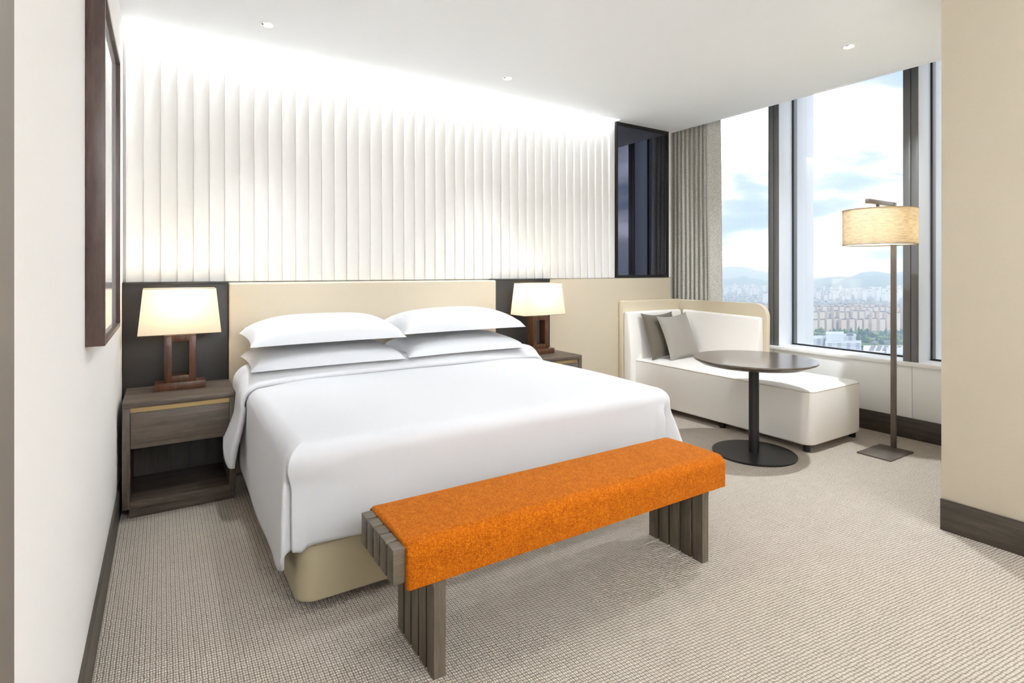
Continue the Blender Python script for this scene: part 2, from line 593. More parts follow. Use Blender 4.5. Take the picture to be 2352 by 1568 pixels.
# framed picture on the left wall
pf = thing('framed_picture', 'large picture in a deep dark walnut frame on the left wall', 'picture', (LX + 0.001, 2.44, 1.05))
fx = LX + 0.001
PY0, PY1, PZ0, PZ1, FD = 2.085, 2.80, 1.05, 2.15, 0.048
box('backing', M['frame_wood'], fx, fx + 0.03, PY0 + 0.015, PY1 - 0.015, PZ0 + 0.015, PZ1 - 0.015, pf, bev=0)
box('print', M['art'], fx + 0.03, fx + 0.034, PY0 + 0.012, PY1 - 0.012, PZ0 + 0.012, PZ1 - 0.012, pf, bev=0)
for y0, y1, z0, z1 in ((PY0, PY0 + 0.016, PZ0, PZ1), (PY1 - 0.016, PY1, PZ0, PZ1), (PY0 + 0.016, PY1 - 0.016, PZ0, PZ0 + 0.016), (PY0 + 0.016, PY1 - 0.016, PZ1 - 0.016, PZ1)):
    box('frame_rail', M['frame_wood'], fx, fx + FD, y0, y1, z0, z1, pf, bev=0.0015)

# ------------------------------------------------------------------ window wall
struct(box('wall_window', M['white_sill'], WX + 0.012, 5.3, RY, 4.22, 0.0, 0.55, bev=0), 'low white wall under the windows')
ww = bpy.data.objects['wall_window']
for y0, y1 in ((RY, 1.887), (1.890, 3.02), (3.023, 4.22)):
    box('apron_panel', M['white_sill'], WX, WX + 0.012, y0, y1, 0.157, 0.553, ww, bev=0.001)
struct(box('trim_3', M['white_sill'], WX - 0.02, GX - 0.02, RY, 4.22, 0.553, 0.583, bev=0.003), 'white window sill')
struct(box('wall_head', M['ceiling'], GX - 0.06, 5.4, RY, 4.22, 3.22, 3.3, bev=0), 'window head above the curtain pocket')
# mullions: front cover coloured as shaded, in two halves with a black joint, flank coloured as lit, gasket and outer fin
MULL = [2.975, 1.855, 4.095, 0.735]
for k, my in enumerate(MULL[:3]):
    mu = struct(box('trim_%d' % (4 + k), M['alu_lit'], 4.846, GX, my + 0.004, my + 0.098, 0.583, 3.22, bev=0.001), ['grey window mullion between the two clear panes', 'grey window mullion right of the floor lamp', 'grey window mullion hidden by the curtain'][k])
    box('cover', M['alu'], 4.836, 4.848, my, my + 0.047, 0.583, 3.22, mu, bev=0.002)
    box('cover', M['alu'], 4.836, 4.848, my + 0.051, my + 0.102, 0.583, 3.22, mu, bev=0.002)
    box('joint', M['gasket'], 4.842, 4.848, my + 0.046, my + 0.052, 0.583, 3.22, mu, bev=0)
    box('gasket', M['gasket'], GX - 0.004, GX + 0.012, my - 0.006, my + 0.108, 0.583, 3.22, mu, bev=0)
    box('rail', M['alu'], GX + 0.012, GX + 0.07, my - 0.004, my + 0.106, 0.583, 3.22, mu, bev=0.001)
    box('fin', M['alu_lit'], GX + 0.07, GX + 0.36, my - 0.002, my + 0.104, 0.3, 3.5, mu, bev=0.002)
spans = [(RY, 1.855), (1.957, 2.975), (3.077, 4.095)]
for k, (y0, y1) in enumerate(spans):
    wn_ = struct(box('window_%d' % (k + 1), M['glass'], GX, GX + 0.008, y0, y1, 0.59, 3.22, bev=0), ['narrow window pane at the beige wall', 'wide clear window pane behind the floor lamp', 'window pane beside the curtain'][k])
    box('frame_rail', M['gasket'], GX - 0.012, GX + 0.012, y0, y1, 0.578, 0.594, wn_, bev=0)
    box('outer_sill', M['alu_lit'], GX + 0.012, GX + 0.10, y0, y1, 0.54, 0.584, wn_, bev=0.002)

# ------------------------------------------------------------------ downlights
def downlight(x, y, label, power=DOWN, spread=150):
    d = thing('downlight', label, 'ceiling light', (x, y, CZ), 'recessed ceiling downlights')
    b = lathe([(0.032, CZ + 0.0), (0.034, CZ - 0.004), (0.043, CZ - 0.0045), (0.045, CZ - 0.002), (0.045, CZ + 0.0)], x, y, 40)
    link_mesh('trim_ring', b, M['fixture'], d, True, 40)
    b = lathe([(0.0, CZ - 0.001), (0.026, CZ - 0.001), (0.026, CZ - 0.0002), (0.0, CZ - 0.0002)], x, y, 32)
    link_mesh('lens', b, M['lens'], d)
    # a slim crescent baffle in the ring
    b = prism([(x - 0.024 + 0.003 * math.cos(a) * 2, y + 0.012 * math.sin(a)) for a in [i * PI / 8 for i in range(16)]], CZ - 0.003, CZ - 0.0012, 'z')
    link_mesh('baffle', b, M['black_metal'], d)
    l = bpy.data.lights.new('downlight_lamp', 'AREA')
    l.shape = 'DISK'
    l.size = 0.06
    l.energy = power
    l.spread = math.radians(spread)
    l.color = (0.865, 0.94, 1.0)
    q = bpy.data.objects.new('downlight_lamp', l)
    COL.objects.link(q)
    q.parent = d
    q.location = (0, 0, -0.006)
    return d
downlight(0.52, 3.50, 'small round ceiling downlight above the left bedside table', 0.8, 60)
downlight(2.19, 3.50, 'small round ceiling downlight above the right-hand pillows', 0.8, 60)
downlight(3.74, 1.82, 'small round ceiling downlight in front of the window', 13.0, 140)
downlight(1.10, 2.38, 'added round ceiling downlight above the foot of the bed, just out of frame', 2.6, 140)  # unseen lamp, added to light bench and bed from above
downlight(0.9, -1.0, 'added round ceiling downlight over the entrance behind the camera', 0.8)  # unseen lamp, added to lift the overall light level
downlight(2.4, -1.0, 'added round ceiling downlight beside the beige wall behind the camera', 0.8)  # second unseen lamp added as fill

# unseen uplighters added behind the camera to brighten ceiling and room
for x, lab in ((0.7, 'added white fill uplighter near the left wall, behind the camera'), (2.4, 'added white fill uplighter near the beige wall, behind the camera')):
    sc_ = thing('added_uplighter', lab, 'added fill lamp', (x, NY, 1.95), 'added fill uplighters behind the camera')
    box('bracket', M['fixture'], x - 0.03, x + 0.03, NY, NY + 0.05, 1.93, 2.0, sc_, bev=0.004)
    bm = lathe([(0.0, 1.94), (0.06, 1.95), (0.10, 1.99), (0.12, 2.04), (0.118, 2.04), (0.098, 1.993), (0.058, 1.955), (0.0, 1.945)], x, NY + 0.17, 40)
    link_mesh('bowl', bm, M['fixture'], sc_, True, 50)
    l = bpy.data.lights.new('fill_lamp', 'AREA')
    l.shape = 'DISK'
    l.size = 0.2
    l.energy = FILL_UPLIGHT
    l.color = (0.865, 0.94, 1.0)
    q = bpy.data.objects.new('fill_lamp', l)
    COL.objects.link(q)
    q.parent = sc_
    q.location = (0, 0.17, 0.085)
    q.rotation_euler = (PI, 0, 0)

# ================================================================== bed
bed = thing('bed', 'king-size bed with a khaki leather base and white mattress', 'bed', (1.345, 3.0, 0.0))
bm = add_box(BM(), 0.425, 2.265, 2.145, 3.835, 0.035, 0.272, 0.0)
vert_e = [e for e in bm.edges if abs(e.verts[0].co.z - e.verts[1].co.z) > 0.1]
bmesh.ops.bevel(bm, geom=vert_e, offset=0.07, offset_type='OFFSET', segments=8, profile=0.5, affect='EDGES')
top_e = [e for e in bm.edges if all(v.co.z > 0.271 for v in e.verts) and len(e.link_faces) == 2]
bmesh.ops.bevel(bm, geom=top_e, offset=0.012, offset_type='OFFSET', segments=3, profile=0.5, affect='EDGES')
link_mesh('box_base', bm, M['base_leather'], bed, True, 50)
seam = [(0.424, 3.80, 0.243), (0.424, 2.215, 0.243)] + [(0.495 + 0.0715 * math.cos(a), 2.215 + 0.0715 * math.sin(a), 0.243) for a in [PI + i * PI / 16 for i in range(1, 8)]]
seam += [(0.495, 2.1435, 0.243), (2.195, 2.1435, 0.243)] + [(2.195 + 0.0715 * math.cos(a), 2.215 + 0.0715 * math.sin(a), 0.243) for a in [1.5 * PI + i * PI / 16 for i in range(1, 8)]] + [(2.266, 2.215, 0.243), (2.266, 3.80, 0.243)]
link_mesh('seam', tube(seam, 0.0016, 6), M['base_leather'], bed, True)
for x in (0.52, 2.17):
    for y in (2.26, 3.72):
        box('foot', M['black_metal'], x - 0.03, x + 0.03, y - 0.03, y + 0.03, 0.0, 0.037, bed, bev=0.004)
link_mesh('mattress', add_box(BM(), 0.405, 2.285, 2.15, 3.832, 0.272, 0.585, 0.09, 6), M['sheet'], bed, True, 60)

# duvet: one draped surface, split at the foot corners into a side drop and a front drop
def sstep(a, b, t):
    t = max(0.0, min(1.0, (t - a) / (b - a)))
    return t * t * (3 - 2 * t)
DXL, DXR, DYF, DYH, DZ, DR = 0.375, 2.365, 2.085, 3.52, 0.640, 0.075
def duvet_bm():
    bm = BM()
    # perimeter stations: (x, y, nx, ny, kind, c)
    st = []
    xl, xr, yf = DXL + DR, DXR - DR, DYF + DR
    N1, NC, N2 = 46, 44, 64
    for i in range(N1):
        st.append((xl, DYH + (yf - DYH) * i / N1, -1.0, 0.0, 'L', i / N1))
    for i in range(NC + 1):
        a = PI + (PI / 2) * i / NC
        st.append((xl, yf, math.cos(a), math.sin(a), 'CL', i / NC))
    for i in range(1, N2):
        st.append((xl + (xr - xl) * i / N2, yf, 0.0, -1.0, 'F', i / N2))
    for i in range(NC + 1):
        a = 1.5 * PI + (PI / 2) * i / NC
        st.append((xr, yf, math.cos(a), math.sin(a), 'CR', i / NC))
    for i in range(1, N1 + 1):
        st.append((xr, yf + (DYH - yf) * i / N1, 1.0, 0.0, 'R', i / N1))
    def crown(x, y):
        u = (x - DXL) / (DXR - DXL)
        e = min(1.0, max(0.0, min(u, 1 - u) * 6)) * min(1.0, max(0.0, (y - DYF) * 2.2))
        return 0.022 * sstep(0, 1, e) + 0.005 * noise.noise(Vector((x * 2.1, y * 2.1, 3.3)))
    NV = 30
    rows = []
    for (x, y, nx, ny, k, c) in st:
        if k == 'L':
            hem = 0.170 - 0.03 * c + 0.05 * max(0.0, (c - 0.90) / 0.10) ** 2
        elif k == 'CL':
            hem = 0.19 + 0.068 * min(1.0, c / 0.27) - 0.012 * math.exp(-((c - 0.75) / 0.2) ** 2)
        elif k == 'F':
            hem = 0.262 + 0.012 * c
        elif k == 'CR':
            hem = 0.274 - 0.09 * sstep(0.4, 0.7, c)
        else:
            hem = 0.184
        col = []
        z0 = DZ + crown(x, y)
        for j in range(1, NV + 1):
            s = j / NV
            if s <= 0.27:
                a = (s / 0.27) * PI / 2
                off, z = DR * math.sin(a), z0 - DR * (1 - math.cos(a))
                dn = 0.0
            else:
                dn = (s - 0.27) / 0.73
                off = DR
                z = (z0 - DR) + (hem - (z0 - DR)) * dn
            flare, push = 0.0, 0.0
            wv = noise.noise(Vector((x * 2.6 + nx, y * 2.6 + ny, z * 1.2)))
            if k == 'L':
                flare = -0.004 + 0.012 * dn + 0.008 * wv * dn
            elif k == 'F':
                flare = 0.006 * math.sin(PI * dn) - 0.016 * dn + 0.008 * wv * dn
                flare -= 0.020 * sstep(0.0, 0.3, dn) * (1 - sstep(0.0, 0.12, c))
            elif k == 'R':
                flare = 0.075 * dn + 0.010 * wv * dn
            elif k == 'CL':
                g = sstep(0.0, 0.3, dn)
                flare = 0.012 * dn * (1 - c) + 0.006 * math.sin(PI * dn) * c - 0.016 * dn * c + g * (0.012 * math.exp(-((c - 0.16) / 0.09) ** 2) - 0.045 * math.exp(-((c - 0.30) / 0.035) ** 2) - 0.020 * sstep(0.30, 0.34, c))
            elif k == 'CR':
                g = sstep(0.0, 0.35, dn)
                flare = (0.075 * dn) * sstep(0.5, 1.0, c) + g * (0.028 * math.exp(-((c - 0.0) / 0.2) ** 2) - 0.04 * math.exp(-((c - 0.3) / 0.12) ** 2) + 0.10 * dn * math.exp(-((c - 0.62) / 0.16) ** 2))
            o2 = off + flare
            # square the corner up so that cloth corners stand out instead of following a circle
            if k in ('CL', 'CR'):
                m = max(abs(nx), abs(ny))
                o2 *= 1.0 + 0.55 * (1.0 / m - 1.0) * (sstep(0.27, 0.40, c) * 1.5 if k == 'CL' else 1.7)
            back, side = 0.0, 0.0
            if k == 'L':
                back = -0.022 * sstep(0.0, 0.3, dn) * sstep(0.85, 1.0, c)
            elif k == 'CL':
                back = -0.022 * sstep(0.0, 0.3, dn) * (1 - sstep(0.22, 0.30, c))
            col.append(bm.verts.new((x + nx * o2 + side, y + ny * o2 + back, z)))
        rows.append(col)
    for a, b in zip(rows[:-1], rows[1:]):
        for j in range(NV - 1):
            bm.faces.new((a[j], a[j + 1], b[j + 1], b[j]))
    # top grid sharing the rim
    NX, NYT = N2, N1
    grid = []
    for j in range(NYT + 1):
        y = DYH + (yf - DYH) * j / NYT
        grid.append([bm.verts.new((xl + (xr - xl) * i / NX, y, DZ + crown(xl + (xr - xl) * i / NX, y))) for i in range(NX + 1)])
    for j in range(NYT):
        for i in range(NX):
            bm.faces.new((grid[j][i], grid[j + 1][i], grid[j + 1][i + 1], grid[j][i + 1]))
    rim = [grid[i][0] for i in range(N1)] + [grid[NYT][0]] * (NC + 1) + [grid[NYT][i] for i in range(1, N2)] + [grid[NYT][NX]] * (NC + 1) + [grid[NYT - i][NX] for i in range(1, N1 + 1)]
    for i in range(len(rows) - 1):
        q = [rim[i], rows[i][0], rows[i + 1][0], rim[i + 1]]
        if rim[i] is rim[i + 1]:
            q = q[:3]
        bm.faces.new(q)
    return bm
dv = thing('duvet', 'smooth white duvet draped over the bed down to the bench', 'duvet', (1.37, 2.8, 0.27))
cover = link_mesh('cover', duvet_bm(), M['linen'], dv, True, 80)
sm = cover.modifiers.new('thickness', 'SOLIDIFY')
sm.thickness = 0.012
sm.offset = -1

# turned-down band at the pillow end, with its hanging flap on the left
def band_bm():
    bm = BM()
    e = 0.028
    xl, xr = DXL + DR, DXR - DR
    r = DR + e
    prof = []      # (x, z, drop 0..1 side)
    NS = 16
    hemL, hemR = 0.285, 0.36
    for i in range(NS, 0, -1):
        t = i / NS
        prof.append((xl - r - 0.06 * math.sin(t * 1.9) * t, DZ - DR - (DZ - DR - hemL) * t, -t))
    for i in range(0, 9):
        a = PI - (PI / 2) * i / 8
        prof.append((xl + r * math.cos(a), DZ - DR + r * math.sin(a) + 0.0, 0.0))
    for i in range(1, 40):
        prof.append((xl + (xr - xl) * i / 40, DZ + e + 0.018 * math.sin(PI * i / 40) ** 0.6, 0.0))
    for i in range(0, 9):
        a = PI / 2 - (PI / 2) * i / 8
        prof.append((xr + r * math.cos(a), DZ - DR + r * math.sin(a), 0.0))
    for i in range(1, NS + 1):
        t = i / NS
        prof.append((xr + r + 0.05 * t, DZ - DR - (DZ - DR - hemR) * t, t))
    NV = 18
    cols = []
    for (x, z, t) in prof:
        u = (x - DXL) / (DXR - DXL)
        yfr = 3.235 + 0.05 * u + 0.012 * math.sin(u * 7)
        yb = 3.60
        if t < 0:
            # the flap narrows to a rounded tip while it hangs
            yfr = 3.225 - 0.06 * (-t)
            yb = 3.60 - 0.12 * (-t) ** 2
            lift = 0.055 * (-t) ** 3
        else:
            lift = 0
        col = []
        for j in range(NV + 1):
            v = j / NV
            y = yfr + (yb - yfr) * v
            zz = z
            xx = x
            zz += 0.06 * sstep(0.0, 0.4, v) * max(0.0, 1 - abs(t) * 4)
            if t < 0:
                zz = zz - 0.03 * (-t) ** 2 * math.cos(PI * (v - 0.15)) + lift * v
                xx = x - 0.015 * math.sin(PI * v) * (-t)
            # soft rolled fold at the front edge
            if j == 0:
                zz -= 0.012 if t == 0 else 0
                xx += 0.010 if t < 0 else 0
            col.append(bm.verts.new((xx, y, zz)))
        cols.append(col)
    for a, b in zip(cols[:-1], cols[1:]):
        for j in range(NV):
            bm.faces.new((a[j], b[j], b[j + 1], a[j + 1]))
    return bm
bd = link_mesh('turned_down_band', band_bm(), M['linen'], dv, True, 80)
tag(bd, 'white turned-down band folded over the duvet')
sm = bd.modifiers.new('thickness', 'SOLIDIFY')
sm.thickness = 0.022
sm.offset = -1

# pillows
def pillow_bm(w, d, t, k=0.07, n=36, p=2.6, flat=0.0, seed=0, edge=0.5):
    bm = BM()
    top, bot = {}, {}
    for i in range(n + 1):
        for j in range(n + 1):
            u, v = -1 + 2 * i / n, -1 + 2 * j / n
            x = w / 2 * u * (1 - k * (1 - v * v))
            y = d / 2 * v * (1 - k * 1.2 * (1 - u * u))
            h = max(0.0, (1 - abs(u) ** p) * (1 - abs(v) ** p)) ** edge
            wob = 0.05 * noise.noise(Vector((u * 1.6 + seed, v * 1.6, seed * 0.7)))
            h *= 1 + wob
            top[i, j] = bm.verts.new((x, y, t / 2 * h + 0.0))
            if 0 < i < n and 0 < j < n:
                bot[i, j] = bm.verts.new((x, y, -t / 2 * h * (1 - flat)))
            else:
                bot[i, j] = top[i, j]
    for i in range(n):
        for j in range(n):
            bm.faces.new((top[i, j], top[i + 1, j], top[i + 1, j + 1], top[i, j + 1]))
            q = (bot[i, j], bot[i, j + 1], bot[i + 1, j + 1], bot[i + 1, j])
            if len(set(q)) == 4 and not all(v in top.values() for v in ()):
                try:
                    bm.faces.new(q)
                except ValueError:
                    pass
    return bm
def pillow(name, mat, loc, rot, dims, label, cat, group, **k):
    o = link_mesh(name, pillow_bm(*dims, **k), mat, None, True)
    o.location = loc
    o.rotation_euler = rot
    return tag(o, label, cat, group)
R = math.radians
G = 'white bed pillows'
pillow('bed_pillow', M['pillow'], (0.855, 3.535, 0.737), (R(3), R(0), R(0)), (0.90, 0.49, 0.20), 'plump white pillow at the bottom of the left stack', 'pillow', G, seed=1, k=0.05, flat=-0.25, edge=0.36)
pillow('bed_pillow', M['pillow'], (0.855, 3.535, 0.878), (R(4), R(0), R(0.5)), (0.91, 0.49, 0.27), 'plump white pillow on top of the left stack', 'pillow', G, seed=2, k=0.05, flat=0.40, edge=0.42)
pillow('bed_pillow', M['pillow'], (1.77, 3.535, 0.742), (R(3), R(0), R(0)), (0.90, 0.49, 0.20), 'plump white pillow at the bottom of the right stack', 'pillow', G, seed=3, k=0.05, flat=-0.25, edge=0.36)
pillow('bed_pillow', M['pillow'], (1.77, 3.555, 0.892), (R(4), R(0), R(-0.5)), (0.93, 0.49, 0.25), 'plump white pillow on top of the right stack', 'pillow', G, seed=4, k=0.05, flat=0.40, edge=0.42)

# ================================================================== bedside tables
NX0, NX1, NYF, NYB = -0.175, 0.350, 3.430, 3.866
ns = thing('bedside_table', 'grey oak bedside table beside the left wall with an open shelf', 'bedside table', (0.0875, 3.65, 0.0), 'grey oak bedside tables')
box('plinth', M['oak_x'], NX0 + 0.03, NX1 - 0.01, NYF + 0.022, NYB, 0.0, 0.057, ns, bev=0.001)
box('side_panel', M['oak_z'], NX0, NX0 + 0.034, NYF, NYB, 0.055, 0.572, ns, bev=0.001)
box('side_panel', M['oak_z'], NX1 - 0.034, NX1, NYF, NYB, 0.055, 0.572, ns, bev=0.001)
box('top', M['oak_x'], NX0, NX1, NYF, NYB, 0.572, 0.602, ns, bev=0.0015)
box('shelf', M['oak_x'], NX0 + 0.034, NX1 - 0.034, NYF, NYB, 0.055, 0.090, ns, bev=0.001)
box('back', M['oak_dark'], NX0 + 0.034, NX1 - 0.034, NYB - 0.015, NYB - 0.001, 0.09, 0.572, ns, bev=0)
dr = box('drawer', M['oak_x'], NX0 + 0.036, NX1 - 0.036, NYF + 0.002, NYB - 0.03, 0.362, 0.547, ns, bev=0.0015)
box('grip_strip', M['brass'], NX0 + 0.034, NX1 - 0.034, NYF + 0.012, NYF + 0.03, 0.545, 0.572, dr, bev=0)
ns2 = copy_tree(ns)
ns2.location.x += 2.505
ns2['label'] = 'grey oak bedside table between the bed and the cream chaise longue'

# ================================================================== table lamps
def table_lamp():
    cx, cy = 0.0865, 3.72
    t = thing('table_lamp', 'lit table lamp with white shade beside the framed picture', 'lamp', (cx, cy, 0.602), 'walnut table lamps')
    box('base', M['lamp_wood'], cx - 0.125, cx + 0.125, cy - 0.06, cy + 0.06, 0.602, 0.644, t, bev=0.002)
    # open rectangular body: four rails
    hw, hd, z0, z1, b = 0.0785, 0.042, 0.644, 0.912, 0.036
    for x0, x1, a0, a1 in ((cx - hw, cx - hw + b, z0, z1), (cx + hw - b, cx + hw, z0, z1), (cx - hw + b, cx + hw - b, z0, z0 + b), (cx - hw + b, cx + hw - b, z1 - b, z1)):
        box('body_rail', M['lamp_wood'], x0, x1, cy - hd, cy + hd, a0, a1, t, bev=0.0012)
    link_mesh('neck', lathe([(0, 0.912), (0.014, 0.912), (0.014, 0.925), (0.007, 0.93), (0.007, 1.0), (0, 1.0)], cx, cy, 20), M['lamp_wood'], t, True, 40)
    # tapered rectangular shade, open above and below
    zb, zt = 0.922, 1.180
    wb_, wt_, db_, dt_ = 0.203, 0.178, 0.105, 0.086
    bm = BM()
    th = 0.002
    def ring(w, d, z):
        return [bm.verts.new((cx + sx * w, cy + sy * d, z)) for sx, sy in ((-1, -1), (1, -1), (1, 1), (-1, 1))]
    a, c2 = ring(wb_, db_, zb), ring(wt_, dt_, zt)
    a2, d2 = ring(wb_ - th, db_ - th, zb), ring(wt_ - th, dt_ - th, zt)
    for i in range(4):
        j = (i + 1) % 4
        bm.faces.new((a[i], a[j], c2[j], c2[i]))
        bm.faces.new((a2[j], a2[i], d2[i], d2[j]))
        bm.faces.new((a[j], a[i], a2[i], a2[j]))
        bm.faces.new((c2[i], c2[j], d2[j], d2[i]))
    sh = link_mesh('lamp_shade', bm, M['shade_white'], t)
    for w, d, z in ((wb_, db_, zb), (wt_, dt_, zt)):
        link_mesh('rim', tube([(cx - w, cy - d, z), (cx + w, cy - d, z), (cx + w, cy + d, z), (cx - w, cy + d, z)], 0.0017, 6, True), M['shade_rim'], sh)
    link_mesh('bulb', lathe([(0, 1.085), (0.018, 1.075), (0.024, 1.055), (0.016, 1.025), (0.011, 1.0), (0, 1.0)], cx, cy, 24), M['diffuser'], t, True)
    return t
def bulb(parent, z, power, rad=0.03, col=(1.0, 0.90, 0.75)):
    l = bpy.data.lights.new('lamp_light', 'POINT')
    l.energy = power
    l.shadow_soft_size = rad
    l.color = col
    q = bpy.data.objects.new('lamp_light', l)
    COL.objects.link(q)
    q.parent = parent
    q.location = (0, 0, z)
    return q
tl = table_lamp()
tl2 = copy_tree(tl)
tl2.location = (2.612, 3.70, 0.602)
tl2['label'] = 'lit table lamp with white shade on the window-side bedside table'
for q in (tl, tl2):
    bulb(q, 0.505, TABLE_LAMP)

# ================================================================== bench
be = thing('bench', 'slatted grey oak bench with an orange cushion at the foot of the bed', 'bench', (1.36, 1.74, 0.0))
BP, BT = 0.0645, 0.054
for k in range(5):
    y0 = 1.578 + k * BP
    box('beam', M['bench_x'], 0.583, 2.095, y0, y0 + BT, 0.335, 0.440, be, bev=0.002)
    for x0, x1, s in ((0.716, 0.757, -1), (1.994, 2.034, 1)):
        # upright board with a curved shoulder towards the end of the bench
        r = 0.05
        if s < 0:
            pts = [(x1, 0.0), (x1, 0.335), (x0 - r, 0.335)] + [(x0 - r + r * math.sin(a), 0.335 - r * (1 - math.cos(a))) for a in [i * PI / 16 for i in range(1, 8)]] + [(x0, 0.285), (x0, 0.0)]
        else:
            pts = [(x0, 0.0), (x0, 0.335), (x1 + r, 0.335)] + [(x1 + r - r * math.sin(a), 0.335 - r * (1 - math.cos(a))) for a in [i * PI / 16 for i in range(1, 8)]] + [(x1, 0.285), (x1, 0.0)]
        link_mesh('leg_board', prism(pts, y0, y0 + BT, 'y', 0.0015, 1), M['bench_z'], be, True, 40)
# seat cushion wrapping over the front edge
cprof = [(1.556, 0.318)] + arc(1.600, 0.41, 0.0455, 180, 90, 7) + [(1.75, 0.4555)] + arc(1.885, 0.412, 0.04, 90, 0, 7) + [(1.925, 0.36), (1.915, 0.352), (1.905, 0.4402), (1.60, 0.4402), (1.5775, 0.432), (1.577, 0.322), (1.566, 0.316)]
def cushion_loft(prof, x0, x1, r, n_out):
    """profile swept along x; its outer points (the first n_out) draw in towards both ends so that the ends are rounded"""
    bm = BM()
    st = [(x0 + r * (1 - math.sin(a)), r * (1 - math.cos(a))) for a in [PI / 2 * (1 - i / 6) for i in range(7)]][::1]
    st = [(x0 + r * (1 - math.cos(a)), r * (1 - math.sin(a))) for a in [PI / 2 * i / 6 for i in range(7)]]
    st += [(x1 - (x - x0), ins) for x, ins in reversed(st)]
    m = len(prof)
    rows = []
    for x, ins in st:
        rowv = []
        for i, (y, z) in enumerate(prof):
            if i < n_out:
                p, q = prof[max(0, i - 1)], prof[min(n_out - 1, i + 1)]
                ty, tz = q[0] - p[0], q[1] - p[1]
                L = math.hypot(ty, tz) or 1.0
                ny_, nz_ = tz / L, -ty / L      # inward normal of the outer skin
                y, z = y + ny_ * ins, z + nz_ * min(ins, 0.012 if z > 0.43 else ins)
            rowv.append(bm.verts.new((x, y, z)))
        rows.append(rowv)
    for a_, b_ in zip(rows[:-1], rows[1:]):
        for i in range(m):
            bm.faces.new((a_[i], a_[(i + 1) % m], b_[(i + 1) % m], b_[i]))
    bm.faces.new(rows[0])
    bm.faces.new(list(reversed(rows[-1])))
    return bm
link_mesh('seat_cushion', cushion_loft(cprof, 0.620, 2.130, 0.014, 18), M['orange'], be, True, 55)
# cushion overhang at the window end
bm = prism([(1.60, 0.3185), (1.60, 0.4402), (1.88, 0.4402), (1.88, 0.345)], 2.098, 2.118, 'x', 0.003, 2)
link_mesh('cushion_end', bm, M['orange'], be, True, 50)

# ================================================================== chaise longue
ch = thing('chaise_longue', 'cream upholstered chaise longue with high corner back below the window', 'chaise longue', (4.15, 2.98, 0.0))
SX0, SX1, SY0, SY1, SZ0, SZ1 = 3.80, 4.535, 2.10, 3.80, 0.052, 0.437
bm = add_box(BM(), SX0, SX1, SY0, SY1, SZ0, SZ1)
ve = [e for e in bm.edges if abs(e.verts[0].co.z - e.verts[1].co.z) > 0.1 and e.verts[0].co.y < 2.2]
bmesh.ops.bevel(bm, geom=ve, offset=0.085, offset_type='OFFSET', segments=8, profile=0.5, affect='EDGES')
te = [e for e in bm.edges if all(v.co.z > SZ1 - 0.001 for v in e.verts)] + [e for e in bm.edges if all(v.co.z < SZ0 + 0.001 for v in e.verts)]
bmesh.ops.bevel(bm, geom=te, offset=0.018, offset_type='OFFSET', segments=4, profile=0.5, affect='EDGES')
link_mesh('seat', bm, M['chaise'], ch, True, 60)
def seat_outline(z, d):
    pts = [(SX0 + d, SY1 - 0.03, z)]
    pts += [(x, y, z) for x, y in arc(SX0 + 0.085, SY0 + 0.085, 0.085 - d, 180, 270, 8)]
    pts += [(x, y, z) for x, y in arc(SX1 - 0.085, SY0 + 0.085, 0.085 - d, 270, 360, 8)]
    pts += [(SX1 - d, 2.90, z)]
    return pts
link_mesh('piping', tube(seat_outline(SZ1 - 0.010, 0.004), 0.0042, 8), M['piping'], ch, True)
# gently domed seat top
bm = BM()
NN = 28
g = {}
for i in range(NN + 1):
    for j in range(NN + 1):
        u, v = i / NN, j / NN
        x = SX0 + 0.02 + (SX1 - SX0 - 0.04) * u
        y = SY0 + 0.02 + (SY1 - SY0 - 0.04) * v
        cut = max(0.0, 0.085 - (y - SY0))
        if cut > 0:
            ins = 0.085 - math.sqrt(max(0.0, 0.085 ** 2 - cut ** 2))
            x = SX0 + 0.02 + ins + (SX1 - SX0 - 0.04 - 2 * ins) * u
        h = 0.012 * (math.sin(PI * u) ** 0.6) * (math.sin(PI * v) ** 0.5) if 0 < i < NN and 0 < j < NN else -0.003
        g[i, j] = bm.verts.new((x, y, SZ1 + h))
for i in range(NN):
    for j in range(NN):
        bm.faces.new((g[i, j], g[i + 1, j], g[i + 1, j + 1], g[i, j + 1]))
link_mesh('seat_top', bm, M['chaise'], ch, True)
# outer shell
box('back_shell', M['chaise_shell'], 3.742, 4.585, 3.885, 3.943, 0.03, 0.990, ch, bev=0.010, seg=3)
sp_ = [(3.885, 0.03), (3.885, 0.986)] + arc(3.02, 0.866, 0.12, 90, 180, 10) + [(2.90, 0.03)]
link_mesh('side_shell', prism(sp_, 4.535, 4.585, 'x', 0.010, 3), M['chaise_shell'], ch, True, 40)
box('shell_seam', M['piping'], 4.531, 4.537, 3.879, 3.888, 0.9, 0.992, ch, bev=0.001)
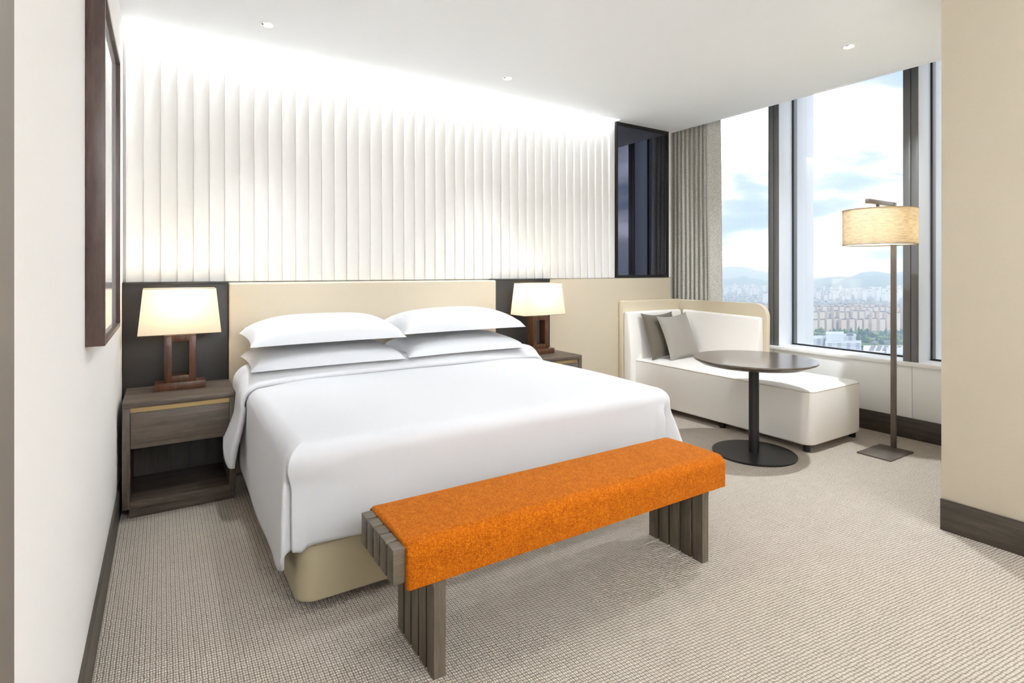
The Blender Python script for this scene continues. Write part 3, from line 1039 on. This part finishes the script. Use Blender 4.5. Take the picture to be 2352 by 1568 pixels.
# inner upholstery, thicker at the seat
bp = [(3.884, 0.06), (3.884, 0.882)] + arc(3.845, 0.86, 0.028, 60, 170, 6) + [(3.785, 0.47), (3.775, 0.43), (3.775, 0.06)]
link_mesh('back_upholstery', prism(bp, 3.748, 4.50, 'x', 0.018, 4), M['chaise'], ch, True, 40)
def side_cushion():
    bm = BM()
    # section in x-z swept in y
    sec = [(4.534, 0.43), (4.534, 0.880)] + [(4.506 + 0.022 * math.cos(a), 0.866 + 0.022 * math.sin(a)) for a in [R(70 + 12 * i) for i in range(10)]] + [(4.455, 0.62), (4.425, 0.43)]
    ys = [(2.935, 0.014), (2.938, 0.006), (2.946, 0.0), (3.2, 0.0), (3.79, 0.0)]
    rows = []
    cxs = sum(p[0] for p in sec) / len(sec)
    czs = sum(p[1] for p in sec) / len(sec)
    for y, ins in ys:
        drop = -0.022 * (1 - (y - 2.935) / 0.855)
        row = []
        for x, z in sec:
            dx, dz = x - cxs, z - czs
            L = math.hypot(dx, dz)
            row.append(bm.verts.new((x - dx / L * ins, y, z - dz / L * ins + (drop if z > 0.5 else 0))))
        rows.append(row)
    n = len(sec)
    for a, b in zip(rows[:-1], rows[1:]):
        for i in range(n):
            bm.faces.new((a[i], a[(i + 1) % n], b[(i + 1) % n], b[i]))
    bm.faces.new(rows[0])
    bm.faces.new(list(reversed(rows[-1])))
    return bm
link_mesh('side_upholstery', side_cushion(), M['chaise'], ch, True, 40)
for x, y in ((3.865, 2.165), (4.50, 2.165), (3.865, 2.86), (4.50, 2.86), (3.865, 3.72), (4.50, 3.72)):
    link_mesh('foot', lathe([(0, 0), (0.024, 0), (0.025, 0.054), (0, 0.054)], x, y, 20), M['black_metal'], ch, True, 40)

# scatter cushions leaning in the corner
pillow('scatter_cushion', M['cushion_dark'], (4.10, 3.715, 0.655), (R(72), R(0), R(3)), (0.46, 0.46, 0.13), 'dark taupe square cushion leaning in the chaise corner', 'cushion', 'scatter cushions on the chaise', seed=6, k=0.10, edge=0.6)
pillow('scatter_cushion', M['cushion_light'], (4.20, 3.60, 0.650), (R(70), R(-3), R(4)), (0.45, 0.45, 0.14), 'light grey square cushion in front of the darker one on the chaise', 'cushion', 'scatter cushions on the chaise', seed=8, k=0.10, edge=0.6)

# ================================================================== round table
TX, TY = 3.50, 2.335
tb = thing('round_table', 'round dark oak pedestal table on a black disc foot', 'table', (TX, TY, 0.0))
link_mesh('table_top', lathe([(0, 0.630), (0.36, 0.630), (0.395, 0.650), (0.402, 0.656), (0.402, 0.664), (0.399, 0.667), (0, 0.667)], TX, TY, 96), M['table_top'], tb, True, 30)
link_mesh('pedestal', lathe([(0, 0.012), (0.034, 0.012), (0.034, 0.632), (0, 0.632)], TX, TY, 40), M['black_metal'], tb, True, 40)
link_mesh('foot_disc', lathe([(0, 0.0), (0.274, 0.0), (0.276, 0.003), (0.276, 0.010), (0.272, 0.013), (0, 0.013)], TX, TY, 80), M['black_metal'], tb, True, 30)

# ================================================================== floor lamp
PX_, PY_ = 4.440, 1.855
fl_ = thing('floor_lamp', 'tall bronze floor lamp with a drum shade in front of the window', 'lamp', (PX_, PY_, 0.0))
box('foot_plate', M['bronze_metal'], 4.115, 4.452, 1.735, 1.95, 0.0, 0.010, fl_, bev=0.001)
box('pole', M['bronze_metal'], PX_ - 0.011, PX_ + 0.011, PY_ - 0.016, PY_ + 0.016, 0.010, 1.772, fl_, bev=0.001)
box('arm', M['bronze_metal'], 4.055, PX_ - 0.011, PY_ - 0.013, PY_ + 0.013, 1.742, 1.772, fl_, bev=0.001)
SCX = 4.225
box('hanger', M['bronze_metal'], SCX - 0.03, SCX - 0.008, PY_ - 0.008, PY_ + 0.008, 1.69, 1.743, fl_, bev=0.001)
SR, SB, ST = 0.222, 1.462, 1.706
sh = link_mesh('lamp_shade', lathe([(SR, SB), (SR, ST), (SR - 0.002, ST), (SR - 0.002, SB), (SR, SB)], SCX, PY_, 72), M['shade_linen'], fl_, True, 40)
for z in (SB, ST):
    link_mesh('rim', tube([(SCX + SR * math.cos(2 * PI * i / 72), PY_ + SR * math.sin(2 * PI * i / 72), z) for i in range(72)], 0.0022, 6, True), M['shade_rim'], sh, True)
link_mesh('diffuser', lathe([(0, SB + 0.006), (SR - 0.003, SB + 0.006), (SR - 0.003, SB + 0.009), (0, SB + 0.009)], SCX, PY_, 64), M['diffuser'], fl_)
fb = bulb(fl_, 1.56, FLOOR_LAMP, 0.05)
fb.location = (SCX - PX_, -0.02, 1.575)

# ================================================================== curtain
def curtain_bm():
    bm = BM()
    n, m = 260, 24
    rows = []
    for j in range(m + 1):
        z = 0.02 + (3.0 - 0.02) * j / m
        h = j / m
        row = []
        for i in range(n + 1):
            s = i / n
            y = 4.13 - (0.665 - 0.035 * h) * s
            amp = 0.030 * (1 - 0.25 * h)
            last = sstep(0.74, 0.82, s)
            ph = 2 * PI * 11.5 * s + 0.5 * noise.noise(Vector((s * 9, h * 1.3, 0)))
            fold = amp * math.sin(ph) * (1 - last) + last * (-0.034 * math.sin((s - 0.76) / 0.24 * PI * 1.5))
            x = 4.665 + fold + 0.01 * noise.noise(Vector((s * 4, h * 2, 5)))
            y += (1 - last) * 0.008 * math.sin(2 * ph + 1.0)
            row.append(bm.verts.new((x, y, z)))
        rows.append(row)
    for a, b in zip(rows[:-1], rows[1:]):
        for i in range(n):
            bm.faces.new((a[i], a[i + 1], b[i + 1], b[i]))
    return bm
cu = thing('curtain', 'pleated heather-grey curtain gathered in the corner by the window', 'curtain', (4.665, 3.8, 0.02))
c_ = link_mesh('cloth', curtain_bm(), M['curtain'], cu, True)
md = c_.modifiers.new('thickness', 'SOLIDIFY')
md.thickness = 0.004
box('track', M['fixture'], 4.64, 4.69, 3.0, 4.2, 3.0, 3.03, cu, bev=0.002)

# ================================================================== the city outside, 200 m below the eye
ZG = EYE - 200.0
FWD = Vector((math.sin(R(32.5)), math.cos(R(32.5)), 0))
RGT = Vector((math.cos(R(32.5)), -math.sin(R(32.5)), 0))
def far(t, D):
    """plan position at forward distance D (m) and tangent t to the right of the viewing axis"""
    p = FWD * D + RGT * (t * D)
    return p.x, p.y
YAW = math.atan2(RGT.y, RGT.x)
def tx(px):
    return (px - 1176.0) / 1260.0

M['ground'] = (lambda: (lambda t: (t.color(t.ramp(t.noise(t.coord(), 0.02, 6, 0.7), [(0.35, lin((58, 72, 56))), (0.5, lin((96, 102, 100))), (0.65, lin((140, 142, 144)))])), t.m)[1])(NT('city_ground').base((0.3, 0.3, 0.3), 0.9, 0, 0.1)))()
M['white_tower'] = m_facade('white_apartments', (196, 192, 186), (84, 92, 106), 5.0, 2.9, 0.5)
M['side_tower'] = m_plain('apartment_end_wall', (168, 150, 138), 0.8)
M['roof_grey'] = m_plain('roof_grey', (76, 78, 88), 0.8)
M['glass_tower'] = m_facade('pale_towers', (190, 194, 202), (110, 122, 144), 0.25, 0.06, 0.5)
M['office'] = m_facade('grey_office', (160, 168, 182), (104, 114, 132), 7.0, 4.0, 0.4)
M['office_plain'] = m_plain('pale_render', (164, 172, 186), 0.8)
M['white_roof'] = m_plain('white_roof', (190, 192, 198), 0.7)
M['solar'] = m_plain('solar_panel', (60, 66, 84), 0.3)
M['tree_a'] = m_plain('conifer_leaf', (52, 74, 50), 0.9, var=0.3, vscale=0.4)
M['tree_b'] = m_plain('broad_leaf', (92, 110, 62), 0.9, var=0.3, vscale=0.4)
M['hill'] = m_plain('hill_forest', (44, 60, 56), 0.95, var=0.35, vscale=0.004)

def put(o, t, D, z=ZG, rz=None):
    x, y = far(t, D)
    o.location = (x, y, z)
    o.rotation_euler = (0, 0, YAW if rz is None else rz)
    return o

gnd = BM()
gx0, gx1 = 120.0, 16000.0
v = [gnd.verts.new(p) for p in ((gx0, -6000, ZG), (gx1, -6000, ZG), (gx1, 16000, ZG), (gx0, 16000, ZG))]
gnd.faces.new(v)
struct(link_mesh('ground', gnd, M['ground']), 'hazy city ground far below the window')

# apartment slabs: body, end wall, roof house
def slab_block(name, w, d, h, mat, label, group):
    root = bpy.data.objects.new(name, None)
    COL.objects.link(root)
    OFF[root.name] = Vector((0, 0, 0))
    tag(root, label, 'building', group)
    link_mesh('wall', add_box(BM(), -w / 2, w / 2, -d / 2, d / 2, 0, h), M[mat], root)
    link_mesh('stair_tower', add_box(BM(), -w / 2 - 1.6, -w / 2 + 2.2, -d / 2 - 0.6, d / 2 - 2, 0, h + 4), M['side_tower'], root)
    link_mesh('roof', prism([(-w / 2 - 0.5, h), (-w / 2 + 1.5, h + 2.6), (w / 2 - 1.5, h + 2.6), (w / 2 + 0.5, h)], -d / 2 - 0.6, d / 2 + 0.6, 'y'), M['roof_grey'], root)
    return root
def row(name, label, group, mat, D, px0, px1, step, w, d, h, jit=0.0, rz=0.0, hvar=0.0):
    src = None
    px = px0
    k = 0
    while px < px1:
        if src is None:
            o = src = slab_block(name, w, d, h, mat, label, group)
        else:
            o = copy_tree(src)
        put(o, tx(px), D + random.uniform(-jit, jit), rz=YAW + rz + random.uniform(-0.06, 0.06))
        s = 1 + random.uniform(-hvar, hvar)
        o.scale = (1, 1, s)
        px += step * random.uniform(0.9, 1.1)
        k += 1
row('apartment_block', 'white apartment slab in the nearest row behind the trees', 'nearest row of apartment slabs', 'white_tower', 1840, 1835, 2040, 17.5, 21, 13, 39, 14, 0.25, 0.06)
row('apartment_block', 'tall white apartment slab at the right end of the near rows', 'right end of the near apartment rows', 'white_tower', 1870, 2022, 2120, 18.5, 22, 14, 57, 20, 0.25, 0.05)
row('apartment_block', 'white apartment slab in the second row from the trees', 'second row of apartment slabs', 'white_tower', 2140, 1825, 2260, 15.0, 23, 13, 42, 30, 0.25, 0.07)
row('apartment_block', 'white apartment slab in the third row from the trees', 'third row of apartment slabs', 'white_tower', 2420, 1825, 2110, 13.0, 23, 13, 42, 40, 0.25, 0.08)
row('apartment_block', 'small pale apartment slab in the fourth row from the trees', 'fourth row of apartment slabs', 'white_tower', 2720, 1640, 2260, 12.5, 22, 13, 34, 60, 0.25, 0.15)

# towers standing in front of the hills
SPOTS = []
def free_spot(px, D, r):
    x, y = far(tx(px), D)
    if any((x - a) ** 2 + (y - b) ** 2 < (r + c) ** 2 for a, b, c in SPOTS):
        return False
    SPOTS.append((x, y, r))
    return True
def tower(D, px, w, d, h, label, group, src=[None]):
    if not free_spot(px, D, 0.75 * max(w, d)):
        return
    if src[0] is None:
        root = bpy.data.objects.new('residential_tower', None)
        COL.objects.link(root)
        OFF[root.name] = Vector((0, 0, 0))
        link_mesh('wall', add_box(BM(), -0.5, 0.5, -0.5, 0.5, 0, 1), M['glass_tower'], root)
        link_mesh('roof_house', add_box(BM(), -0.28, 0.28, -0.28, 0.28, 1, 1.06), M['roof_grey'], root)
        src[0] = root
        o = root
    else:
        o = copy_tree(src[0])
    tag(o, label, 'building', group)
    put(o, tx(px), D, rz=YAW + random.uniform(-0.5, 0.5))
    o.scale = (w, d, h)

for cl, (p0, p1, n, h0, h1) in enumerate(((1868, 1925, 20, 44, 76), (1928, 1950, 5, 36, 50), (1955, 2010, 16, 60, 86), (2010, 2085, 22, 50, 84))):
    for k in range(n):
        tower(random.uniform(3500, 4100), random.uniform(p0, p1), random.uniform(18, 28), random.uniform(16, 22), random.uniform(h0, h1), 'pale high-rise tower in the clusters below the hills', 'pale high-rise towers below the hills')
for k in range(46):
    tower(random.uniform(4300, 5600), random.uniform(1640, 2100), random.uniform(20, 30), random.uniform(18, 24), random.uniform(40, 80), 'distant pale tower deep in the haze', 'distant towers in the haze')
tower(3300, 1758, 30, 26, 66, 'dark-looking single tower seen beside the grey window mullion', None)

# low houses between the estates: nobody could count them
bm = BM()
for k in range(9000):
    D = 2800 * math.exp(random.uniform(0, 0.95))
    px = random.uniform(1420, 2700)
    x, y = far(tx(px), D)
    w, d, h = random.uniform(9, 24), random.uniform(9, 20), random.uniform(6, 17)
    if any((x - a) ** 2 + (y - b) ** 2 < (r2 + 14) ** 2 for a, b, r2 in SPOTS):
        continue
    add_box(bm, x - w / 2, x + w / 2, y - d / 2, y + d / 2, ZG, ZG + h)
M['lowrise'] = (lambda t: (t.color(t.ramp(t.noise(t.coord(), 0.05, 2, 0.5), [(0.3, lin((84, 94, 108))), (0.5, lin((140, 146, 154))), (0.7, lin((196, 192, 186)))])), t.m)[1])(NT('low_houses').base((0.5, 0.5, 0.5), 0.85, 0, 0.1))
lw = link_mesh('low_rise_houses', bm, M['lowrise'])
tag(lw, 'dense carpet of low city houses before the hills', 'houses', kind='stuff')

# institution building in front of the trees
ib = thing('office_building', 'pale grey flat-roofed office building in front of the trees', 'building', (0, 0, 0))
def ibox(nm, t0, t1, D0, D1, z1, mat, par=ib):
    c = [far(t0, D0), far(t1, D0), far(t1, D1), far(t0, D1)]
    bm = prism([(p[0], p[1]) for p in c], ZG, ZG + z1, 'z')
    return link_mesh(nm, bm, M[mat], par)
ibox('wing', tx(1868), tx(1905), 1400, 1470, 27, 'office')
ibox('central_block', tx(1897), tx(1938), 1385, 1440, 41, 'office_plain')
ibox('wing', tx(1934), tx(1966), 1420, 1480, 31, 'office')
ibox('front_wing', tx(1895), tx(1978), 1345, 1400, 23, 'office')
ibox('roof_house', tx(1945), tx(1960), 1430, 1465, 34, 'roof_grey')
sb = thing('solar_roof_building', 'low building with a white roof and rows of dark solar panels', 'building', (0, 0, 0))
ibox('hall', tx(1983), tx(2085), 1290, 1400, 10, 'white_roof', sb)
ibox('hall', tx(2036), tx(2110), 1240, 1330, 14, 'office', sb)
for r_ in range(4):
    for c_i in range(5):
        ibox('solar_panel', tx(1996 + c_i * 15 + r_ * 1.5), tx(2007 + c_i * 15 + r_ * 1.5), 1302 + r_ * 24, 1316 + r_ * 24, 11.2, 'solar', sb)

# trees
def tree_mesh(name, conifer, seed):
    bm = BM()
    bmesh.ops.create_icosphere(bm, subdivisions=2, radius=1.0)
    for v_ in bm.verts:
        n_ = noise.noise(v_.co * 2.2 + Vector((seed, 0, 0)))
        c = v_.co * (1 + 0.28 * n_)
        if conifer:
            h = (c.z + 1) / 2
            f = 0.62 * (1.08 - h) + 0.08
            v_.co = Vector((c.x * f * 1.1, c.y * f * 1.1, h * 2.4))
        else:
            v_.co = Vector((c.x * 0.9, c.y * 0.9, (c.z + 1) * 0.72))
    me = bpy.data.meshes.new(name)
    bm.to_mesh(me)
    bm.free()
    me.materials.append(M['tree_a'] if conifer else M['tree_b'])
    return me
TM = [tree_mesh('conifer', True, 1.0), tree_mesh('conifer', True, 5.0), tree_mesh('broad_tree', False, 9.0), tree_mesh('broad_tree', False, 13.0)]
for k in range(230):
    D = random.uniform(1480, 1790)
    px = random.uniform(1835, 2160)
    if D < 1500 and px < 1990:
        D += 60
    con = random.random() < 0.62
    me = TM[random.randint(0, 1)] if con else TM[random.randint(2, 3)]
    o = bpy.data.objects.new('conifer_tree' if con else 'leafy_tree', me)
    COL.objects.link(o)
    put(o, tx(px), D, rz=random.uniform(0, 6))
    s = random.uniform(5.5, 8.5) * (1.0 if con else 1.15)
    o.scale = (s, s, s * random.uniform(0.85, 1.2))
    if con:
        tag(o, 'dark green pointed tree in the wood before the apartment slabs', 'tree', 'dark pointed trees in the wood')
    else:
        tag(o, 'rounded green tree in the wood before the apartment slabs', 'tree', 'rounded green trees in the wood')
for k in range(40):
    px = random.uniform(1975, 2110) if k % 2 else random.uniform(1838, 1870)
    o = bpy.data.objects.new('leafy_tree', TM[random.randint(2, 3)])
    COL.objects.link(o)
    put(o, tx(px), random.uniform(1425, 1475), rz=random.uniform(0, 6))
    s = random.uniform(4.5, 6.5)
    o.scale = (s, s, s)
    tag(o, 'small light green tree at the near edge of the wood', 'tree', 'light green trees at the near edge of the wood')

# hills
def hill(name, label, D0, D1, prof, hs=1.0):
    """prof: list of (px, pixel height of the ridge above/below the horizon line of the eye) -> world ridge"""
    bm = BM()
    n, m = 160, 22
    px0, px1 = prof[0][0], prof[-1][0]
    rows = []
    for j in range(m + 1):
        t = j / m
        D = D0 + (D1 - D0) * t
        row_ = []
        for i in range(n + 1):
            px = px0 + (px1 - px0) * i / n
            k = 0
            while k < len(prof) - 2 and prof[k + 1][0] < px:
                k += 1
            a, b = prof[k], prof[k + 1]
            s = sstep(a[0], b[0], px)
            ridge = a[1] + (b[1] - a[1]) * s
            zr = EYE + ridge / 1260.0 * D1
            x, y = far(tx(px), D)
            nz = noise.fractal(Vector((x / 900.0, y / 900.0, 1.0)), 1.0, 2.0, 5)
            h = (zr - ZG) * (t ** 0.75) * (1 + 0.10 * nz * (1 - 0.5 * t))
            row_.append(bm.verts.new((x, y, ZG + max(-5, h))))
        rows.append(row_)
    back = []
    for i in range(n + 1):
        px = px0 + (px1 - px0) * i / n
        x, y = far(tx(px), D1 + 1500)
        back.append(bm.verts.new((x, y, ZG)))
    rows.append(back)
    for a, b in zip(rows[:-1], rows[1:]):
        for i in range(n):
            bm.faces.new((a[i], a[i + 1], b[i + 1], b[i]))
    o = link_mesh(name, bm, M['hill'], None, True)
    return tag(o, label, 'hill')
hill('wooded_hill', 'blue wooded hill with a broad summit on the right', 6000, 7400, [(1780, -52), (1880, -36), (1920, -27), (1950, -14), (1985, -3), (2010, -1), (2040, -5), (2060, -3), (2090, 2), (2140, -6), (2200, -22), (2300, -12), (2420, -26), (2560, -16), (2800, -40)])
hill('far_hill', 'pale low ridge left of the broad summit', 9000, 10600, [(1700, -40), (1846, -18), (1880, -20), (1905, -15), (1935, -13), (1960, -17), (2000, -26), (2100, -30)])
hill('far_mountain', 'pale far mountain seen beside the curtain', 12000, 14000, [(1380, -26), (1480, -8), (1560, -16), (1620, -2), (1670, 8), (1712, 9), (1745, 0), (1790, -10), (1850, -26), (1920, -34)])
hill('low_ridge', 'pale low ridge below the far mountain', 8000, 9500, [(1380, -34), (1470, -20), (1560, -30), (1640, -22), (1690, -16), (1708, -11), (1730, -18), (1790, -26), (1850, -34)])

# summer haze over the plain
hz = BM()
vs = [(150, -5000), (15500, -5000), (15500, 15500), (150, 15500)]
hzb = prism(vs, ZG - 1, 70.0, 'z')
th = NT('haze')
th.n.remove(th.b)
vsn = th.new('ShaderNodeVolumeScatter')
vsn.inputs['Color'].default_value = (0.48, 0.72, 1.0, 1)
vsn.inputs['Density'].default_value = 0.00021
vsn.inputs['Anisotropy'].default_value = 0.1
th.link(vsn.outputs[0], th.out.inputs['Volume'])
hz.free()
ho = link_mesh('haze', hzb, th.m)
tag(ho, 'thin blue summer haze over the far city', 'haze', kind='stuff')
